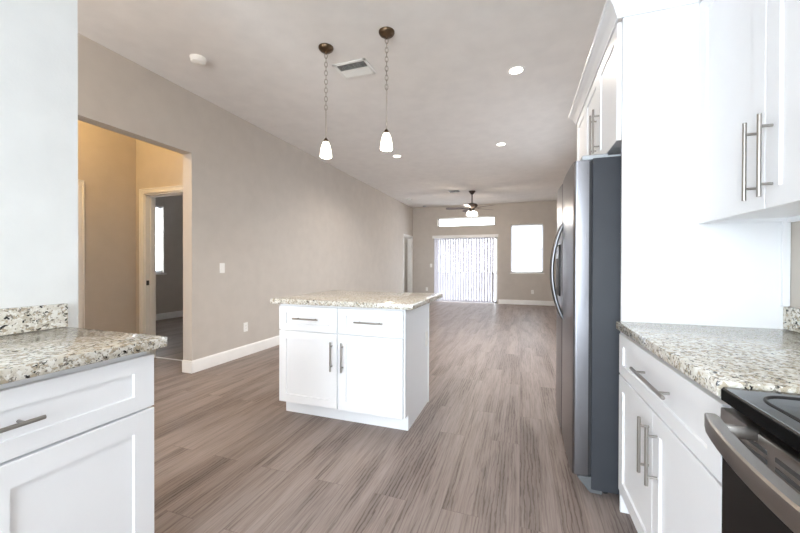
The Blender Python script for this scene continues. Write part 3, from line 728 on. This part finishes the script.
# ------------------------------------------------------------------ ceiling fan
FC = Vector((-1.172, 8.97, 0))
fn = thing('ceiling_fan', (FC.x, FC.y, H), 'dark ceiling fan with lit glass shades near the patio door', 'fan')
MB().lathe([(0.085, H), (0.085, H-0.012), (0.07, H-0.03), (0.035, H-0.075), (0.016, H-0.09)], FC, 28).build('canopy', 'fan', fn)
MB().cyl((FC.x, FC.y, H-0.08), (FC.x, FC.y, 2.74), 0.014, 14).build('downrod', 'fan', fn)
MB().lathe([(0.02, 2.765), (0.06, 2.75), (0.115, 2.735), (0.142, 2.705), (0.142, 2.675), (0.12, 2.645), (0.085, 2.63), (0.06, 2.60), (0.055, 2.565), (0.07, 2.555), (0.07, 2.545)], FC, 36).build('motor', 'fan', fn)
for k in range(5):
    a = math.radians(-28+72*k); ca, sa = math.cos(a), math.sin(a); tl = math.radians(12)
    def P(r, w, dz):
        return (FC.x+r*ca-w*math.cos(tl)*sa, FC.y+r*sa+w*math.cos(tl)*ca, 2.63+w*math.sin(tl)+dz)
    out = [(0.20, -0.045), (0.32, -0.062), (0.50, -0.068), (0.60, -0.066), (0.645, -0.05), (0.66, 0.0), (0.645, 0.05), (0.60, 0.066), (0.50, 0.068), (0.32, 0.062), (0.20, 0.045)]
    n = len(out); mb = MB().add([P(r, w, dz) for dz in (-0.004, 0.004) for r, w in out], [[i, (i+1) % n, n+(i+1) % n, n+i] for i in range(n)]+[list(range(n))[::-1], list(range(n, 2*n))])
    b = mb.build('blade', 'blade', fn)
    q = [(0.10, -0.02), (0.20, -0.028), (0.27, -0.012), (0.27, 0.012), (0.20, 0.028), (0.10, 0.02)]
    MB().add([P(r, w, dz) for dz in (-0.010, -0.004) for r, w in q], [[i, (i+1) % 6, 6+(i+1) % 6, 6+i] for i in range(6)]+[list(range(6))[::-1], list(range(6, 12))]).build('blade_iron', 'fan', b)
for k in range(4):
    a = math.radians(30+90*k); c = FC+Vector((0.095*math.cos(a), 0.095*math.sin(a), 0))
    MB().tube([FC+Vector((0.05*math.cos(a), 0.05*math.sin(a), 2.56)), c+Vector((0, 0, 2.565)), c+Vector((0, 0, 2.545))], 0.012, 8).build('lamp_arm', 'fan', fn)
    MB().lathe([(0.022, 2.55), (0.034, 2.53), (0.048, 2.49), (0.060, 2.445), (0.056, 2.438), (0.0, 2.445)], c, 20, caps=False).build('lamp_shade', 'fan_lamp', fn, label='lit white glass shade')
point('fan_bulb', (FC.x, FC.y, 2.40), 36, WARM, 0.08)

# ------------------------------------------------------------------ switches and outlets
def plate(axis, t, n, a, z, label, kind, w=0.075, h=0.118):
    o = thing('light_switch' if kind == 'switch' else 'wall_outlet', (t, a, z) if axis == 0 else (a, t, z), label, 'switch' if kind == 'switch' else 'outlet')
    def bx(mb, d0, d1, a0, a1, z0, z1, bev):
        l, h2 = sorted((t+n*d0, t+n*d1))
        return mb.box(l, h2, a0, a1, z0, z1, bev) if axis == 0 else mb.box(a0, a1, l, h2, z0, z1, bev)
    bx(MB(), 0, 0.006, a-w/2, a+w/2, z-h/2, z+h/2, 0.0022).build('cover_plate', 'plate', o)
    if kind == 'switch':
        bx(MB(), 0.005, 0.010, a-0.017, a+0.017, z-0.033, z+0.033, 0.0015).build('rocker', 'plate', o)
    else:
        for s in (-1, 1):
            so = bx(MB(), 0.005, 0.008, a-0.017, a+0.017, z+s*0.020-0.014, z+s*0.020+0.014, 0.001).build('socket', 'plate', o)
            mb = MB()
            for da in (-0.006, 0.006): bx(mb, 0.0078, 0.0084, a+da-0.001, a+da+0.001, z+s*0.020-0.002, z+s*0.020+0.008, 0)
            mb.build('slot', 'slot', so)
    return o
plate(0, XL, 1, 3.26, 1.145, 'white light switch on the long beige wall beside the hall opening', 'switch')
plate(0, XL, 1, 3.639, 0.372, 'white outlet low on the long beige wall, left of the island', 'outlet')
plate(1, YB, -1, -2.76, 1.163, 'white light switch on the far wall left of the patio door blind', 'switch')
plate(1, YB, -1, -2.90, 0.39, 'white outlet on the far wall near the corner left of the patio door', 'outlet')
plate(1, YB, -1, 0.338, 0.385, 'white outlet low on the far wall beneath the tall window', 'outlet')
